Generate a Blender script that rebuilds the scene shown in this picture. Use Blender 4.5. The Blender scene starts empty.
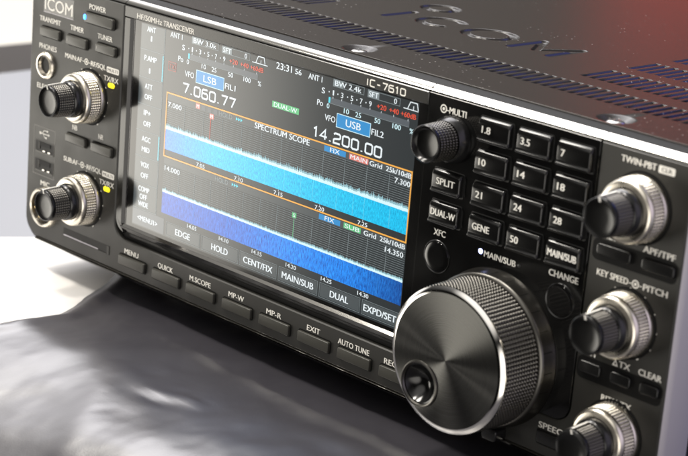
import bpy, bmesh, math, random
from mathutils import Vector, Matrix, noise as mnoise
random.seed(7)
S = 0.001                       # everything below is written in millimetres
scene = bpy.context.scene
COL = scene.collection
PI = math.pi

# ------------------------------------------------------------------ materials
MATS = {}
def nt(name):
    m = bpy.data.materials.new(name); m.use_nodes = True
    t = m.node_tree; b = t.nodes['Principled BSDF']
    MATS[name] = m
    return m, t, b
def pbr(name, col, rough=.4, metal=0., spec=.5, coat=0., coat_rough=.05, ior=1.5, emit=None, es=1., bump=None, vary=None, rvary=None):
    m, t, b = nt(name)
    b.inputs['Base Color'].default_value = (*col, 1)
    b.inputs['Roughness'].default_value = rough
    b.inputs['Metallic'].default_value = metal
    b.inputs['Specular IOR Level'].default_value = spec
    b.inputs['IOR'].default_value = ior
    b.inputs['Coat Weight'].default_value = coat
    b.inputs['Coat Roughness'].default_value = coat_rough
    if emit:
        b.inputs['Emission Color'].default_value = (*emit, 1); b.inputs['Emission Strength'].default_value = es
    tc = t.nodes.new('ShaderNodeTexCoord')
    def noise(scale, detail=3):
        n = t.nodes.new('ShaderNodeTexNoise'); n.inputs['Scale'].default_value = scale; n.inputs['Detail'].default_value = detail
        t.links.new(tc.outputs['Object'], n.inputs['Vector']); return n
    if bump:                    # (scale, strength, distance in mm)
        n = noise(bump[0]); bp = t.nodes.new('ShaderNodeBump')
        bp.inputs['Strength'].default_value = bump[1]; bp.inputs['Distance'].default_value = bump[2]*S
        t.links.new(n.outputs['Fac'], bp.inputs['Height']); t.links.new(bp.outputs['Normal'], b.inputs['Normal'])
    if vary:                    # (scale, second colour)
        n = noise(vary[0]); mx = t.nodes.new('ShaderNodeMix'); mx.data_type = 'RGBA'
        mx.inputs[6].default_value = (*col, 1); mx.inputs[7].default_value = (*vary[1], 1)
        t.links.new(n.outputs['Fac'], mx.inputs[0]); t.links.new(mx.outputs[2], b.inputs['Base Color'])
    if rvary:                   # (scale, lo, hi)
        n = noise(rvary[0]); mr = t.nodes.new('ShaderNodeMapRange')
        mr.inputs[1].default_value = .35; mr.inputs[2].default_value = .65
        mr.inputs[3].default_value = rvary[1]; mr.inputs[4].default_value = rvary[2]
        t.links.new(n.outputs['Fac'], mr.inputs[0]); t.links.new(mr.outputs[0], b.inputs['Roughness'])
    return m

pbr('matte_panel', (.019, .0185, .016), .42, bump=(1500, .35, .06), rvary=(60, .42, .5))
pbr('gloss_panel', (.005, .005, .005), .10, rvary=(40, .07, .13))
pbr('frame_paint', (.014, .0135, .012), .2, bump=(1500, .2, .04))
pbr('well_dark', (.005, .005, .005), .6, spec=.15)
pbr('rubber_button', (.042, .041, .034), .38, bump=(1200, .3, .05))
pbr('black_plastic', (.010, .010, .010), .22, bump=(900, .1, .03))
pbr('knurl_black', (.125, .12, .11), .32, metal=1.)
pbr('gloss_key', (.006, .006, .006), .14, rvary=(90, .12, .18))
pbr('knob_face', (.006, .006, .006), .22, spec=.3)
pbr('silver', (.60, .58, .54), .09, metal=1., bump=(300, .05, .03))
pbr('side_alloy', (.50, .48, .52), .45, metal=.35, bump=(800, .2, .05))
pbr('knob_chrome', (.80, .75, .65), .27, metal=1., rvary=(150, .22, .33))
pbr('bright_chrome', (.85, .83, .80), .10, metal=1.)
pbr('gold_pin', (.80, .62, .30), .25, metal=1.)
pbr('print_white', (.85, .83, .77), .5)
pbr('print_dim', (.30, .29, .27), .5)
pbr('hole_black', (.002, .002, .002), .6)
pbr('housing_dark', (.018, .017, .017), .5, bump=(900, .3, .1))
pbr('rubber_foot', (.012, .012, .012), .7)
pbr('led_blue', (.05, .2, .8), .3, emit=(.02, .22, 1.), es=9.)
pbr('led_white_blue', (.5, .6, .9), .3, emit=(.45, .5, 1.), es=5.)
pbr('led_yellow', (.8, .7, .05), .35, emit=(1., .82, 0.), es=1.0)
pbr('led_off', (.03, .03, .03), .3)
pbr('screw_steel', (.55, .53, .50), .25, metal=1.)
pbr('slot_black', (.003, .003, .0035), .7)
pbr('paper', (.74, .715, .68), .55, bump=(25, .3, .6), vary=(8, (.70, .69, .67)))
pbr('table_laminate', (.15, .158, .178), .36, bump=(60, .1, .1), vary=(3, (.12, .127, .145)))
pbr('table_cream', (.42, .40, .335), .45, vary=(3, (.38, .365, .31)))
pbr('table_core', (.25, .24, .22), .6)
pbr('floor_dark', (.03, .033, .035), .7, vary=(4, (.02, .02, .023)))
pbr('leg_steel', (.3, .3, .3), .4, metal=.8)

# brushed disc of the tuning dial: circular brushing -> radial fans of light
m, t, b = nt('brushed_disc')
b.inputs['Base Color'].default_value = (.125, .124, .118, 1); b.inputs['Metallic'].default_value = 1
b.inputs['Roughness'].default_value = .30; b.inputs['Anisotropic'].default_value = .98
tg = t.nodes.new('ShaderNodeTangent'); tg.direction_type = 'RADIAL'; tg.axis = 'Y'
t.links.new(tg.outputs[0], b.inputs['Tangent'])
tc = t.nodes.new('ShaderNodeTexCoord'); sx = t.nodes.new('ShaderNodeSeparateXYZ'); t.links.new(tc.outputs['Object'], sx.inputs[0])
cx = t.nodes.new('ShaderNodeCombineXYZ'); t.links.new(sx.outputs[0], cx.inputs[0]); t.links.new(sx.outputs[2], cx.inputs[1])
ln = t.nodes.new('ShaderNodeVectorMath'); ln.operation = 'LENGTH'; t.links.new(cx.outputs[0], ln.inputs[0])
nz = t.nodes.new('ShaderNodeTexNoise'); nz.noise_dimensions = '1D'; nz.inputs['Scale'].default_value = 4200; nz.inputs['Detail'].default_value = 1
t.links.new(ln.outputs['Value'], nz.inputs['W'])
mr = t.nodes.new('ShaderNodeMapRange'); mr.inputs[3].default_value = .22; mr.inputs[4].default_value = .36
t.links.new(nz.outputs['Fac'], mr.inputs[0]); t.links.new(mr.outputs[0], b.inputs['Roughness'])

# satin textured paint of the top cover, with settled dust
m, t, b = nt('cover_paint')
b.inputs['Roughness'].default_value = .25; b.inputs['Specular IOR Level'].default_value = .26
tc = t.nodes.new('ShaderNodeTexCoord')
n1 = t.nodes.new('ShaderNodeTexNoise'); n1.inputs['Scale'].default_value = 900; n1.inputs['Detail'].default_value = 3
t.links.new(tc.outputs['Object'], n1.inputs['Vector'])
bp = t.nodes.new('ShaderNodeBump'); bp.inputs['Strength'].default_value = .5; bp.inputs['Distance'].default_value = .08*S
t.links.new(n1.outputs['Fac'], bp.inputs['Height']); t.links.new(bp.outputs['Normal'], b.inputs['Normal'])
vo = t.nodes.new('ShaderNodeTexVoronoi'); vo.inputs['Scale'].default_value = 330
t.links.new(tc.outputs['Object'], vo.inputs['Vector'])
cr = t.nodes.new('ShaderNodeMapRange'); cr.inputs[1].default_value = .05; cr.inputs[2].default_value = .14; cr.inputs[3].default_value = 1; cr.inputs[4].default_value = 0
t.links.new(vo.outputs['Distance'], cr.inputs[0])
n2 = t.nodes.new('ShaderNodeTexNoise'); n2.inputs['Scale'].default_value = 28; n2.inputs['Detail'].default_value = 4
t.links.new(tc.outputs['Object'], n2.inputs['Vector'])
c2 = t.nodes.new('ShaderNodeMapRange'); c2.inputs[1].default_value = .5; c2.inputs[2].default_value = .7
t.links.new(n2.outputs['Fac'], c2.inputs[0])
mu = t.nodes.new('ShaderNodeMath'); mu.operation = 'MULTIPLY'; t.links.new(cr.outputs[0], mu.inputs[0]); t.links.new(c2.outputs[0], mu.inputs[1])
mx = t.nodes.new('ShaderNodeMix'); mx.data_type = 'RGBA'
mx.inputs[6].default_value = (.022, .0195, .018, 1); mx.inputs[7].default_value = (.40, .38, .36, 1)
t.links.new(mu.outputs[0], mx.inputs[0]); t.links.new(mx.outputs[2], b.inputs['Base Color'])

# black glossy vinyl sheet
m, t, b = nt('black_vinyl')
b.inputs['Base Color'].default_value = (.036, .034, .041, 1); b.inputs['Roughness'].default_value = .36
b.inputs['Specular IOR Level'].default_value = 1.0
tc = t.nodes.new('ShaderNodeTexCoord')
n1 = t.nodes.new('ShaderNodeTexNoise'); n1.inputs['Scale'].default_value = 14; n1.inputs['Detail'].default_value = 5; n1.inputs['Distortion'].default_value = .6
t.links.new(tc.outputs['Object'], n1.inputs['Vector'])
bp = t.nodes.new('ShaderNodeBump'); bp.inputs['Strength'].default_value = .4; bp.inputs['Distance'].default_value = 1.1*S
t.links.new(n1.outputs['Fac'], bp.inputs['Height'])
n3 = t.nodes.new('ShaderNodeTexNoise'); n3.inputs['Scale'].default_value = 1200
t.links.new(tc.outputs['Object'], n3.inputs['Vector'])
bp2 = t.nodes.new('ShaderNodeBump'); bp2.inputs['Strength'].default_value = .35; bp2.inputs['Distance'].default_value = .05*S
t.links.new(n3.outputs['Fac'], bp2.inputs['Height']); t.links.new(bp.outputs['Normal'], bp2.inputs['Normal'])
t.links.new(bp2.outputs['Normal'], b.inputs['Normal'])

# a faint brown print on the white paper
t = MATS['paper'].node_tree; b = t.nodes['Principled BSDF']; old = b.inputs['Base Color'].links[0].from_socket
tc = t.nodes.new('ShaderNodeTexCoord'); mp = t.nodes.new('ShaderNodeMapping'); mp.vector_type = 'TEXTURE'
mp.inputs['Location'].default_value = (-.042, -.026, -.037); mp.inputs['Rotation'].default_value = (0, 0, -.5); mp.inputs['Scale'].default_value = (.018, .0042, .05)
nz = t.nodes.new('ShaderNodeTexNoise'); nz.inputs['Scale'].default_value = 160; nz.inputs['Detail'].default_value = 4; t.links.new(tc.outputs['Object'], nz.inputs['Vector'])
t.links.new(tc.outputs['Object'], mp.inputs['Vector'])
le = t.nodes.new('ShaderNodeVectorMath'); le.operation = 'LENGTH'; t.links.new(mp.outputs[0], le.inputs[0])
ad = t.nodes.new('ShaderNodeMath'); ad.operation = 'ADD'; t.links.new(le.outputs['Value'], ad.inputs[0]); t.links.new(nz.outputs['Fac'], ad.inputs[1])
mr = t.nodes.new('ShaderNodeMapRange'); mr.inputs[1].default_value = .7; mr.inputs[2].default_value = 1.6; mr.inputs[3].default_value = 1; mr.inputs[4].default_value = 0
t.links.new(ad.outputs[0], mr.inputs[0])
mx = t.nodes.new('ShaderNodeMix'); mx.data_type = 'RGBA'; mx.inputs[7].default_value = (.66, .54, .45, 1)
t.links.new(mr.outputs[0], mx.inputs[0]); t.links.new(old, mx.inputs[6]); t.links.new(mx.outputs[2], b.inputs['Base Color'])

# screen: a lit LCD behind a glossy face
def lcd(name, col, es=1., noise=None):
    m, t, b = nt(name)
    b.inputs['Base Color'].default_value = (.004, .004, .004, 1)
    b.inputs['Roughness'].default_value = .12; b.inputs['IOR'].default_value = 1.62
    b.inputs['Emission Color'].default_value = (*col, 1); b.inputs['Emission Strength'].default_value = es
    if noise:
        tc = t.nodes.new('ShaderNodeTexCoord'); mp = t.nodes.new('ShaderNodeMapping')
        mp.inputs['Scale'].default_value = noise[0]
        t.links.new(tc.outputs['Object'], mp.inputs['Vector'])
        n = t.nodes.new('ShaderNodeTexNoise'); n.inputs['Scale'].default_value = 1; n.inputs['Detail'].default_value = 4; n.inputs['Roughness'].default_value = .7
        t.links.new(mp.outputs[0], n.inputs['Vector'])
        cr = t.nodes.new('ShaderNodeValToRGB')
        cr.color_ramp.elements[0].position = .36; cr.color_ramp.elements[0].color = (*noise[1], 1)
        cr.color_ramp.elements[1].position = .64; cr.color_ramp.elements[1].color = (*noise[2], 1)
        t.links.new(n.outputs['Fac'], cr.inputs[0])
        sx = t.nodes.new('ShaderNodeSeparateXYZ'); t.links.new(tc.outputs['Object'], sx.inputs[0])
        g = t.nodes.new('ShaderNodeValToRGB'); mr = t.nodes.new('ShaderNodeMapRange')
        mr.inputs[1].default_value = .018; mr.inputs[2].default_value = .152
        t.links.new(sx.outputs[0], mr.inputs[0]); t.links.new(mr.outputs[0], g.inputs[0])
        el = g.color_ramp.elements
        for k, (ps, c) in enumerate(noise[3]):
            e = el[k] if k < 2 else el.new(ps)
            e.position = ps; e.color = (*c, 1)
        mx = t.nodes.new('ShaderNodeMix'); mx.data_type = 'RGBA'; mx.blend_type = 'MULTIPLY'; mx.inputs[0].default_value = 1
        t.links.new(cr.outputs[0], mx.inputs[6]); t.links.new(g.outputs[0], mx.inputs[7])
        t.links.new(mx.outputs[2], b.inputs['Emission Color'])
    return m
lcd('lcd_black', (.028, .034, .037))
lcd('lcd_grey', (.075, .088, .092))
lcd('lcd_bar', (.10, .115, .13))
lcd('lcd_line', (.22, .26, .27))
lcd('lcd_white', (.85, .92, .95))
lcd('lcd_red', (.85, .10, .05))
lcd('lcd_darkred', (.35, .05, .04))
lcd('lcd_blue', (.03, .28, .62))
lcd('lcd_green', (.12, .55, .22))
lcd('lcd_pink', (.75, .22, .18))
lcd('lcd_orange', (.95, .45, .08))
lcd('lcd_cyan', (.10, .75, .90))
lcd('lcd_trace_soft', (.28, .50, .56))
lcd('lcd_sig_hi', (.20, .78, .90))
lcd('lcd_sig_lo', (.04, .30, .78))
lcd('lcd_trace', (.70, .95, 1.0), 1.0)
lcd('lcd_fall_upper', (0, .5, .8), 1., ((2400, 1, 700), (.03, .42, .62), (.16, .88, 1.0),
    [(0, (1.0, .45, 1.15)), (1, (.10, .80, 1.05)), (.22, (.15, .85, 1.2)), (.5, (.10, .92, 1.15))]))
lcd('lcd_fall_lower', (0, .1, .5), 1., ((2400, 1, 400), (.006, .055, .34), (.03, .30, .98),
    [(0, (.9, .55, .8)), (1, (.5, .5, .55)), (.3, (.8, .75, .95)), (.55, (.8, 1.5, 1.4)), (.8, (.7, 1.3, 1.25))]))

# ------------------------------------------------------------------ mesh builder
class B:
    def __init__(s): s.v = []; s.f = []; s.m = []; s.sm = []; s.slots = []
    def mi(s, mat):
        if mat not in s.slots: s.slots.append(mat)
        return s.slots.index(mat)
    def add(s, vs, fs, mat, smooth=False):
        o = len(s.v); s.v += [tuple(v) for v in vs]; i = s.mi(mat)
        for f in fs: s.f.append([a+o for a in f]); s.m.append(i); s.sm.append(smooth)
    def box(s, x0, x1, y0, y1, z0, z1, mat):
        vs = [(x, y, z) for x in (x0, x1) for y in (y0, y1) for z in (z0, z1)]
        s.add(vs, [(0,1,3,2),(4,6,7,5),(0,4,5,1),(2,3,7,6),(0,2,6,4),(1,5,7,3)], mat)
    def rings(s, rings, mat, smooth=True, cap0=False, cap1=True, closed=True):
        n = len(rings[0]); vs = [p for r in rings for p in r]; fs = []
        for k in range(len(rings)-1):
            for i in range(n if closed else n-1):
                j = (i+1) % n
                fs.append((k*n+i, k*n+j, (k+1)*n+j, (k+1)*n+i))
        if cap0: fs.append(tuple(range(n))[::-1])
        if cap1: fs.append(tuple((len(rings)-1)*n+i for i in range(n)))
        s.add(vs, fs, mat, smooth)
    def lathe(s, c, prof, mat, seg=64, cap0=False, cap1=True, smooth=True):
        R = []
        for y, r in prof:
            R.append([(c[0]+r*math.cos(2*PI*i/seg), y, c[1]+r*math.sin(2*PI*i/seg)) for i in range(seg)])
        s.rings(R, mat, smooth, cap0, cap1)
    def knurl(s, c, y0, y1, r0, r1, N, rows, amp, mat, sub=4, stag=False):
        seg = N*sub; ny = rows*sub; R = []
        for k in range(ny+1):
            u = k/ny; y = y0+(y1-y0)*u; r = r0+(r1-r0)*u
            ring = []
            for i in range(seg):
                th = 2*PI*i/seg
                a = .5-.5*math.cos(2*PI*rows*u); bb = .5+.5*math.cos(N*th)
                rr = r+amp*min(a, bb)
                ring.append((c[0]+rr*math.cos(th), y, c[1]+rr*math.sin(th)))
            R.append(ring)
        s.rings(R, mat, True, False, False)
    def link(s, name, parent=None, origin=(0, 0, 0), label=None, angle=32, bevel=None):
        me = bpy.data.meshes.new(name)
        me.from_pydata([((v[0]-origin[0])*S, (v[1]-origin[1])*S, (v[2]-origin[2])*S) for v in s.v], [], s.f)
        for sl in s.slots: me.materials.append(MATS[sl])
        me.polygons.foreach_set('material_index', s.m)
        me.polygons.foreach_set('use_smooth', s.sm)
        me.update()
        bm = bmesh.new(); bm.from_mesh(me); bmesh.ops.recalc_face_normals(bm, faces=bm.faces); bm.to_mesh(me); bm.free()
        me.set_sharp_from_angle(angle=math.radians(angle))
        o = bpy.data.objects.new(name, me); COL.objects.link(o)
        o.location = [a*S for a in origin]
        if parent is not None:
            o.parent = parent
            pw = parent.get('_w', None)
            p = Vector(pw) if pw is not None else Vector((0, 0, 0))
            o.location = Vector([a*S for a in origin]) - p
        o['_w'] = [a*S for a in origin]
        if label: o['label'] = label
        return o

def rrect(cx, cz, w, h, r, n=6):
    pts = []
    for (sx, sz, a0) in ((1, 1, 0), (-1, 1, 90), (-1, -1, 180), (1, -1, 270)):
        for k in range(n+1):
            a = math.radians(a0+90*k/n)
            pts.append((cx+sx*(w/2-r)+r*math.cos(a), cz+sz*(h/2-r)+r*math.sin(a)))
    return pts
def offset(pts, d):             # inward offset of a counter-clockwise outline
    n = len(pts); out = []
    for i in range(n):
        a = Vector(pts[i-1]); p = Vector(pts[i]); c = Vector(pts[(i+1) % n])
        e1 = (p-a); e2 = (c-p)
        if e1.length < 1e-6: e1 = e2
        if e2.length < 1e-6: e2 = e1
        e1.normalize(); e2.normalize()
        n1 = Vector((-e1.y, e1.x)); n2 = Vector((-e2.y, e2.x)); m = n1+n2
        if m.length < 1e-6: m = n1
        m.normalize(); k = max(.4, m.dot(n1))
        q = p+m*(d/k); out.append((q.x, q.y))
    return out
def plate(b, pts, yf, yb, bev, mat, smooth=False, steps=1):
    R = [[(x, yb, z) for x, z in pts]]
    if bev:
        for k in range(steps+1):
            a = PI/2*k/steps
            o = offset(pts, bev*(1-math.cos(a))) if k else pts
            R.append([(x, yf+bev*(1-math.sin(a)), z) for x, z in o])
    else: R.append([(x, yf, z) for x, z in pts])
    b.rings(R, mat, smooth or steps > 1, True, True)

# ------------------------------------------------------------------ lettering
_tc = {}
def glyphs(s, bold):
    k = (s, bold)
    if k in _tc: return _tc[k]
    c = bpy.data.curves.new('lettering', 'FONT'); c.body = s; c.size = 1; c.resolution_u = 3
    o = bpy.data.objects.new('lettering', c)
    me = bpy.data.meshes.new_from_object(o)
    vs = [tuple(v.co) for v in me.vertices]; fs = [tuple(p.vertices) for p in me.polygons]
    bpy.data.objects.remove(o); bpy.data.curves.remove(c); bpy.data.meshes.remove(me)
    _tc[k] = (vs, fs); return _tc[k]
CAP = max(v[1] for v in glyphs('H', 0)[0])
def text(b, s, x0, x1, zc, h, y, mat, bold=.03, skew=0):
    """lettering whose ink spans x0..x1 (x1 None: natural width about x0), cap height h, centred on zc"""
    vs, fs = glyphs(s, bold)
    if s == '1' and x1 is not None and x1-x0 > .5: m_ = (x0+x1)/2; x0, x1 = m_-h*.16, m_+h*.16
    a0 = min(v[0] for v in vs); a1 = max(v[0] for v in vs)
    if x1 is None:
        w = (a1-a0)*h/CAP*.86; x0, x1 = x0-w/2, x0+w/2
    k = (x1-x0)/(a1-a0)
    d = bold*h*1.25                # a heavier stroke: the same ink laid down thrice, a hair apart
    for q, (ox, oz) in enumerate(((0, 0), (d, 0), (-d, 0)) if bold > .007 else ((0, 0),)):
        b.add([(x0+(v[0]-a0)*k+ox, y-.004*q, zc-h/2+v[1]*h/CAP+oz) for v in vs], fs, mat)
def seg(b, p, q, w, y, mat):
    p = Vector(p); q = Vector(q); d = (q-p)
    if d.length < 1e-6: return
    d.normalize(); n = Vector((-d.y, d.x))*w/2; e = d*w*.42; p = p-e; q = q+e
    b.add([(a.x, y, a.y) for a in (p+n, p-n, q-n, q+n)], [(0, 1, 2, 3)], mat)
def path(b, pts, w, y, mat, closed=False):
    n = len(pts)
    L = [Vector(p) for p in pts]; ins = []; outs = []
    for i in range(n):
        a = L[i-1] if (i or closed) else None; c = L[(i+1) % n] if (i < n-1 or closed) else None
        e1 = (L[i]-a).normalized() if a is not None else (c-L[i]).normalized()
        e2 = (c-L[i]).normalized() if c is not None else e1
        m = Vector((-e1.y-e2.y, e1.x+e2.x)); m.normalize(); k = max(.5, m.dot(Vector((-e1.y, e1.x))))
        ins.append(L[i]+m*(w/2/k)); outs.append(L[i]-m*(w/2/k))
    vs = [(v.x, y, v.y) for v in ins+outs]
    fs = [(i, (i+1) % n, n+(i+1) % n, n+i) for i in range(n if closed else n-1)]
    b.add(vs, fs, mat)
SQ = {  # square-shouldered numerals, box 1 x 1.45
 '0': [([(.18,0),(.82,0),(1,.18),(1,1.27),(.82,1.45),(.18,1.45),(0,1.27),(0,.18)], 1)],
 '1': [([(.2,1.2),(.55,1.45),(.55,0)], 0)],
 '2': [([(0,1.27),(.18,1.45),(.82,1.45),(1,1.27),(1,.9),(.85,.75),(.15,.6),(0,.45),(0,0),(1,0)], 0)],
 '3': [([(0,1.27),(.18,1.45),(.82,1.45),(1,1.27),(1,.9),(.82,.74),(.3,.74)], 0), ([(.82,.74),(1,.55),(1,.18),(.82,0),(.18,0),(0,.18)], 0)],
 '4': [([(.75,0),(.75,1.45),(0,.42),(1.05,.42)], 0)],
 '5': [([(1,1.45),(0,1.45),(0,.85),(.82,.85),(1,.67),(1,.18),(.82,0),(0,0)], 0)],
 '6': [([(.95,1.45),(.2,1.45),(0,1.2),(0,.18),(.18,0),(.82,0),(1,.18),(1,.67),(.82,.85),(0,.85)], 0)],
 '7': [([(0,1.45),(1,1.45),(.45,0)], 0)],
 'I': [([(.5,0),(.5,1.45)], 0)],
 'C': [([(1,1.45),(.18,1.45),(0,1.27),(0,.18),(.18,0),(1,0)], 0)],
 '-': [([(.15,.72),(.85,.72)], 0)],
 '.': [([(.5,-.02),(.5,.14)], 0)],
}
WID = {'I': .45, '.': .35, '-': .9, '1': .72}
def sqtext(b, s, x0, x1, zc, h, w, y, mat):
    gap = .38; tot = sum(WID.get(c, 1.) for c in s)+gap*(len(s)-1); k = (x1-x0-w)/tot; kz = (h-w)/1.45; x = x0+w/2
    for c in s:
        cw = WID.get(c, 1.)
        for pts, cl in SQ[c]:
            if cw != 1. : P = [(x+(px-.5+cw/2)*k if c in 'I.1' else x+px*cw*k, zc-h/2+w/2+pz*kz) for px, pz in pts]
            else: P = [(x+px*k, zc-h/2+w/2+pz*kz) for px, pz in pts]
            path(b, P, w*(1.25 if c == '.' else 1), y, mat, bool(cl))
        x += (cw+gap)*k
def rect(b, x0, x1, z0, z1, y, mat): b.add([(x0, y, z0), (x1, y, z0), (x1, y, z1), (x0, y, z1)], [(0, 1, 2, 3)], mat)
def frame(b, x0, x1, z0, z1, w, y, mat): path(b, [(x0, z0), (x1, z0), (x1, z1), (x0, z1)], w, y, mat, True)
def disc(b, cx, cz, r, y, mat, n=20, sx=1.): b.add([(cx+sx*r*math.cos(2*PI*i/n), y, cz+r*math.sin(2*PI*i/n)) for i in range(n)], [tuple(range(n))], mat)
def dualmark(b, x, z, r, y, mat):     # small concentric-knob symbol used in the printed captions
    n = 18; path(b, [(x+r*math.cos(2*PI*i/n), z+r*math.sin(2*PI*i/n)) for i in range(n)], r*.35, y, mat, True); disc(b, x, z, r*.45, y, mat, 12)

def empty(name, label, cat, loc=(0, 0, 0), group=None):
    o = bpy.data.objects.new(name, None); COL.objects.link(o); o.location = [a*S for a in loc]; o['_w'] = [a*S for a in loc]
    o.empty_display_size = .02; o['label'] = label; o['category'] = cat
    if group: o['group'] = group
    return o
def tag(o, label, cat, kind=None):
    if kind: o['kind'] = kind
    if label: o['label'] = label
    if cat: o['category'] = cat

# ================================================================== TRANSCEIVER
XL, XR, ZT, ZB = -72., 268.3, 89.4, -22.6
R = empty('radio_transceiver', 'black desktop radio transceiver with lit colour screen, knobs and buttons, standing on a black sheet', 'radio', (100, 0, -38))

# ---- matt surround of the front (left field, lower strip, right field) with its printed captions
b = B()
r = 8.5
out = [(XL, ZT)]
out += [(XL+r-r*math.cos(a), ZB+r-r*math.sin(a)) for a in [PI/2*k/8 for k in range(9)]]
r2 = 5
out += [(XR-r2+r2*math.sin(a), ZB+r2-r2*math.cos(a)) for a in [PI/2*k/6 for k in range(7)]]
out += [(XR, ZT), (232.4, ZT)]
ri = 6.5; zi = -8.2
out += [(232.4-ri+ri*math.cos(a), zi+ri-ri*math.sin(a)) for a in [PI/2*k/8 for k in range(9)]]
rl = 7.
out += [(-10.2+rl-rl*math.sin(a), zi+rl-rl*math.cos(a)) for a in [PI/2*k/8 for k in range(9)]]
out += [(-10.2, ZT)]
plate(b, out, 0, 8, .45, 'matte_panel')
P = -.06
W = 'print_white'
for s_, x0, x1, z in (('TRANSMIT', -66.3, -51.8, 73.7), ('TIMER', -45, -36, 73.6), ('POWER', -32.8, -22.1, 84.6), ('TUNER', -26.6, -17, 73.5),
      ('PHONES', -66, -53.9, 62.0), ('NB', -41, -37.8, 31.7), ('NR', -23.3, -20.1, 31.7), ('MIC', -61.8, -55.6, 2.2), ('TX/RX', -21.4, -11.9, 57.1), ('TX/RX', -21.4, -11.8, 12.9),
      ('ELEC-KEY', -66.6, -52, 44.6), ('MENU', -2.7, 6.3, -12.5), ('QUICK', 19, 28.3, -12.6), ('M.SCOPE', 38.9, 51.6, -12.2), ('MP-W', 62.4, 71.3, -12.1),
      ('MP-R', 84.4, 92.7, -12.6), ('EXIT', 107, 114, -12.3), ('AUTO TUNE', 123.7, 139.9, -12.4), ('RECALL', 147.6, 160, -12.6), ('SPEECH', 220.3, 233.3, -11.9),
      ('FILTER', 237.4, 246.3, 59.6), ('APF/TPF', 253.2, 265.6, 59.2), ('RIT', 236.2, 240.6, 19.2), ('CLEAR', 257.4, 266.4, 19.1)):
    text(b, s_, x0, x1, z, 2.1, P, W)
for dz in (0, -44.3):
    text(b, 'MAIN:AF' if dz == 0 else 'SUB:AF', -47.8 if dz == 0 else -46.2, -36.4, 61.2+dz, 2.0, P, W); text(b, '-', -35.9, -34.9, 61.4+dz, 2.0, P, W); dualmark(b, -33.4, 61.2+dz, 1.15, P, W)
    text(b, '-', -31.8, -30.8, 61.4+dz, 2., P, W); text(b, 'RF/SQL', -30.3, -20.5, 61.2+dz, 2.0, P, W)
    b.add([(x, P, z) for x, z in rrect(-15.8, 60.9+dz, 8.0, 2.4, .5, 3)], [tuple(range(16))], W)
    text(b, 'MULTI', -19.1, -12.6, 60.9+dz, 1.2, P-.03, 'matte_panel', .02)
text(b, 'TWIN-PBT', 240.6, 254.2, 85.9, 2.1, P, W)
b.add([(x, P, z) for x, z in rrect(258.2, 85.8, 6.3, 2.5, .5, 3)], [tuple(range(16))], W); text(b, 'CLR', 256.2, 260.2, 85.8, 1.3, P-.03, 'matte_panel', .02)
text(b, 'KEY SPEED', 236.5, 249, 46.9, 2.1, P, W); text(b, '-', 249.4, 250.3, 47.1, 2, P, W); dualmark(b, 251.9, 46.9, 1.2, P, W); text(b, '-', 253.5, 254.4, 47.1, 2, P, W); text(b, 'PITCH', 255, 264.4, 46.9, 2.1, P, W)
def delta(x, z, h): path(b, [(x, z-h/2+.15), (x+1.7, z-h/2+.15), (x+.85, z+h/2-.2)], .36, P, W, True)
delta(247.2, 19.1, 2.1); text(b, 'TX', 249.5, 254, 19.1, 2.1, P, W)
text(b, 'RIT/', 244.3, 249.2, 5.9, 2.1, P, W); delta(249.6, 5.9, 2.1); text(b, 'TX', 252, 256.3, 5.9, 2.1, P, W)
def dots(c, angs, rad=11.8):
    for a in angs:
        disc(b, c[0]+rad*math.cos(math.radians(a)), c[1]+rad*math.sin(math.radians(a)), .42 if a != -60 else .6, P, W, 10)
KL = [(-30.3, 47.0), (-30.4, 2.8)]; KR = [(250.3, 71.7), (250.3, 33.3), (250.3, -5.2)]
for c in KL: dots(c, [-60, -30, 0, 30, 60, 90, 120, 150, 180, 210, 240])
dots(KR[1], [-60, -30, 0, 30, 60, 90, 120, 150, 180, 210, 240], 11.7)
disc(b, 250.3, 60.0, .42, P, W, 10)
# maker's plate with raised lettering
b.add([(x, -.05, z) for x, z in rrect(-53.5, 80.9, 20.6, 8.2, .3, 2)], [tuple(range(12))], 'frame_paint')
rect(b, -63.8, -43.2, 76.75, 76.95, -.10, 'side_alloy')
text(b, 'ICOM', -63.0, -43.9, 80.5, 5.0, -.12, W, .01)
# usb emblem plate
frame(b, -67.6, -52.7, 5.4, 26.7, .14, P, 'print_dim')
zz = 24.0; seg(b, (-63, zz), (-57.4, zz), .3, P, W); disc(b, -63.2, zz, .62, P, W); disc(b, -58.3, zz+1.5, .45, P, W); rect(b, -59.5, -58.7, zz-1.9, zz-1.1, P, W)
path(b, [(-62, zz), (-60.6, zz+1.5), (-58.3, zz+1.5)], .25, P, W); path(b, [(-61.2, zz), (-60.2, zz-1.5), (-59.2, zz-1.5)], .25, P, W)
b.add([(-57.7, P, zz-.6), (-57.7, P, zz+.6), (-56.6, P, zz)], [(0, 1, 2)], W)
# shared troughs round the buttons of the right field
for (x0, x1, z0, z1) in ((233.6, 267.0, 50.7, 58.0), (233.0, 267.2, 9.8, 17.6)):
    pts = rrect((x0+x1)/2, (z0+z1)/2, x1-x0, z1-z0, 2.2, 5)
    b.add([(x, -.04, z) for x, z in pts], [tuple(range(len(pts)))], 'well_dark')
b.link('front_panel', R, label='matt black front plate with white printed captions')

# ---- display frame
b = B()
ri = 6.2
o2 = [(-9.9, 89.2)] + [(-9.9+ri-ri*math.cos(a), -7.9+ri-ri*math.sin(a)) for a in [PI/2*k/8 for k in range(9)]] + [(157.1, -7.9), (157.1, 89.2)]
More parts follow.
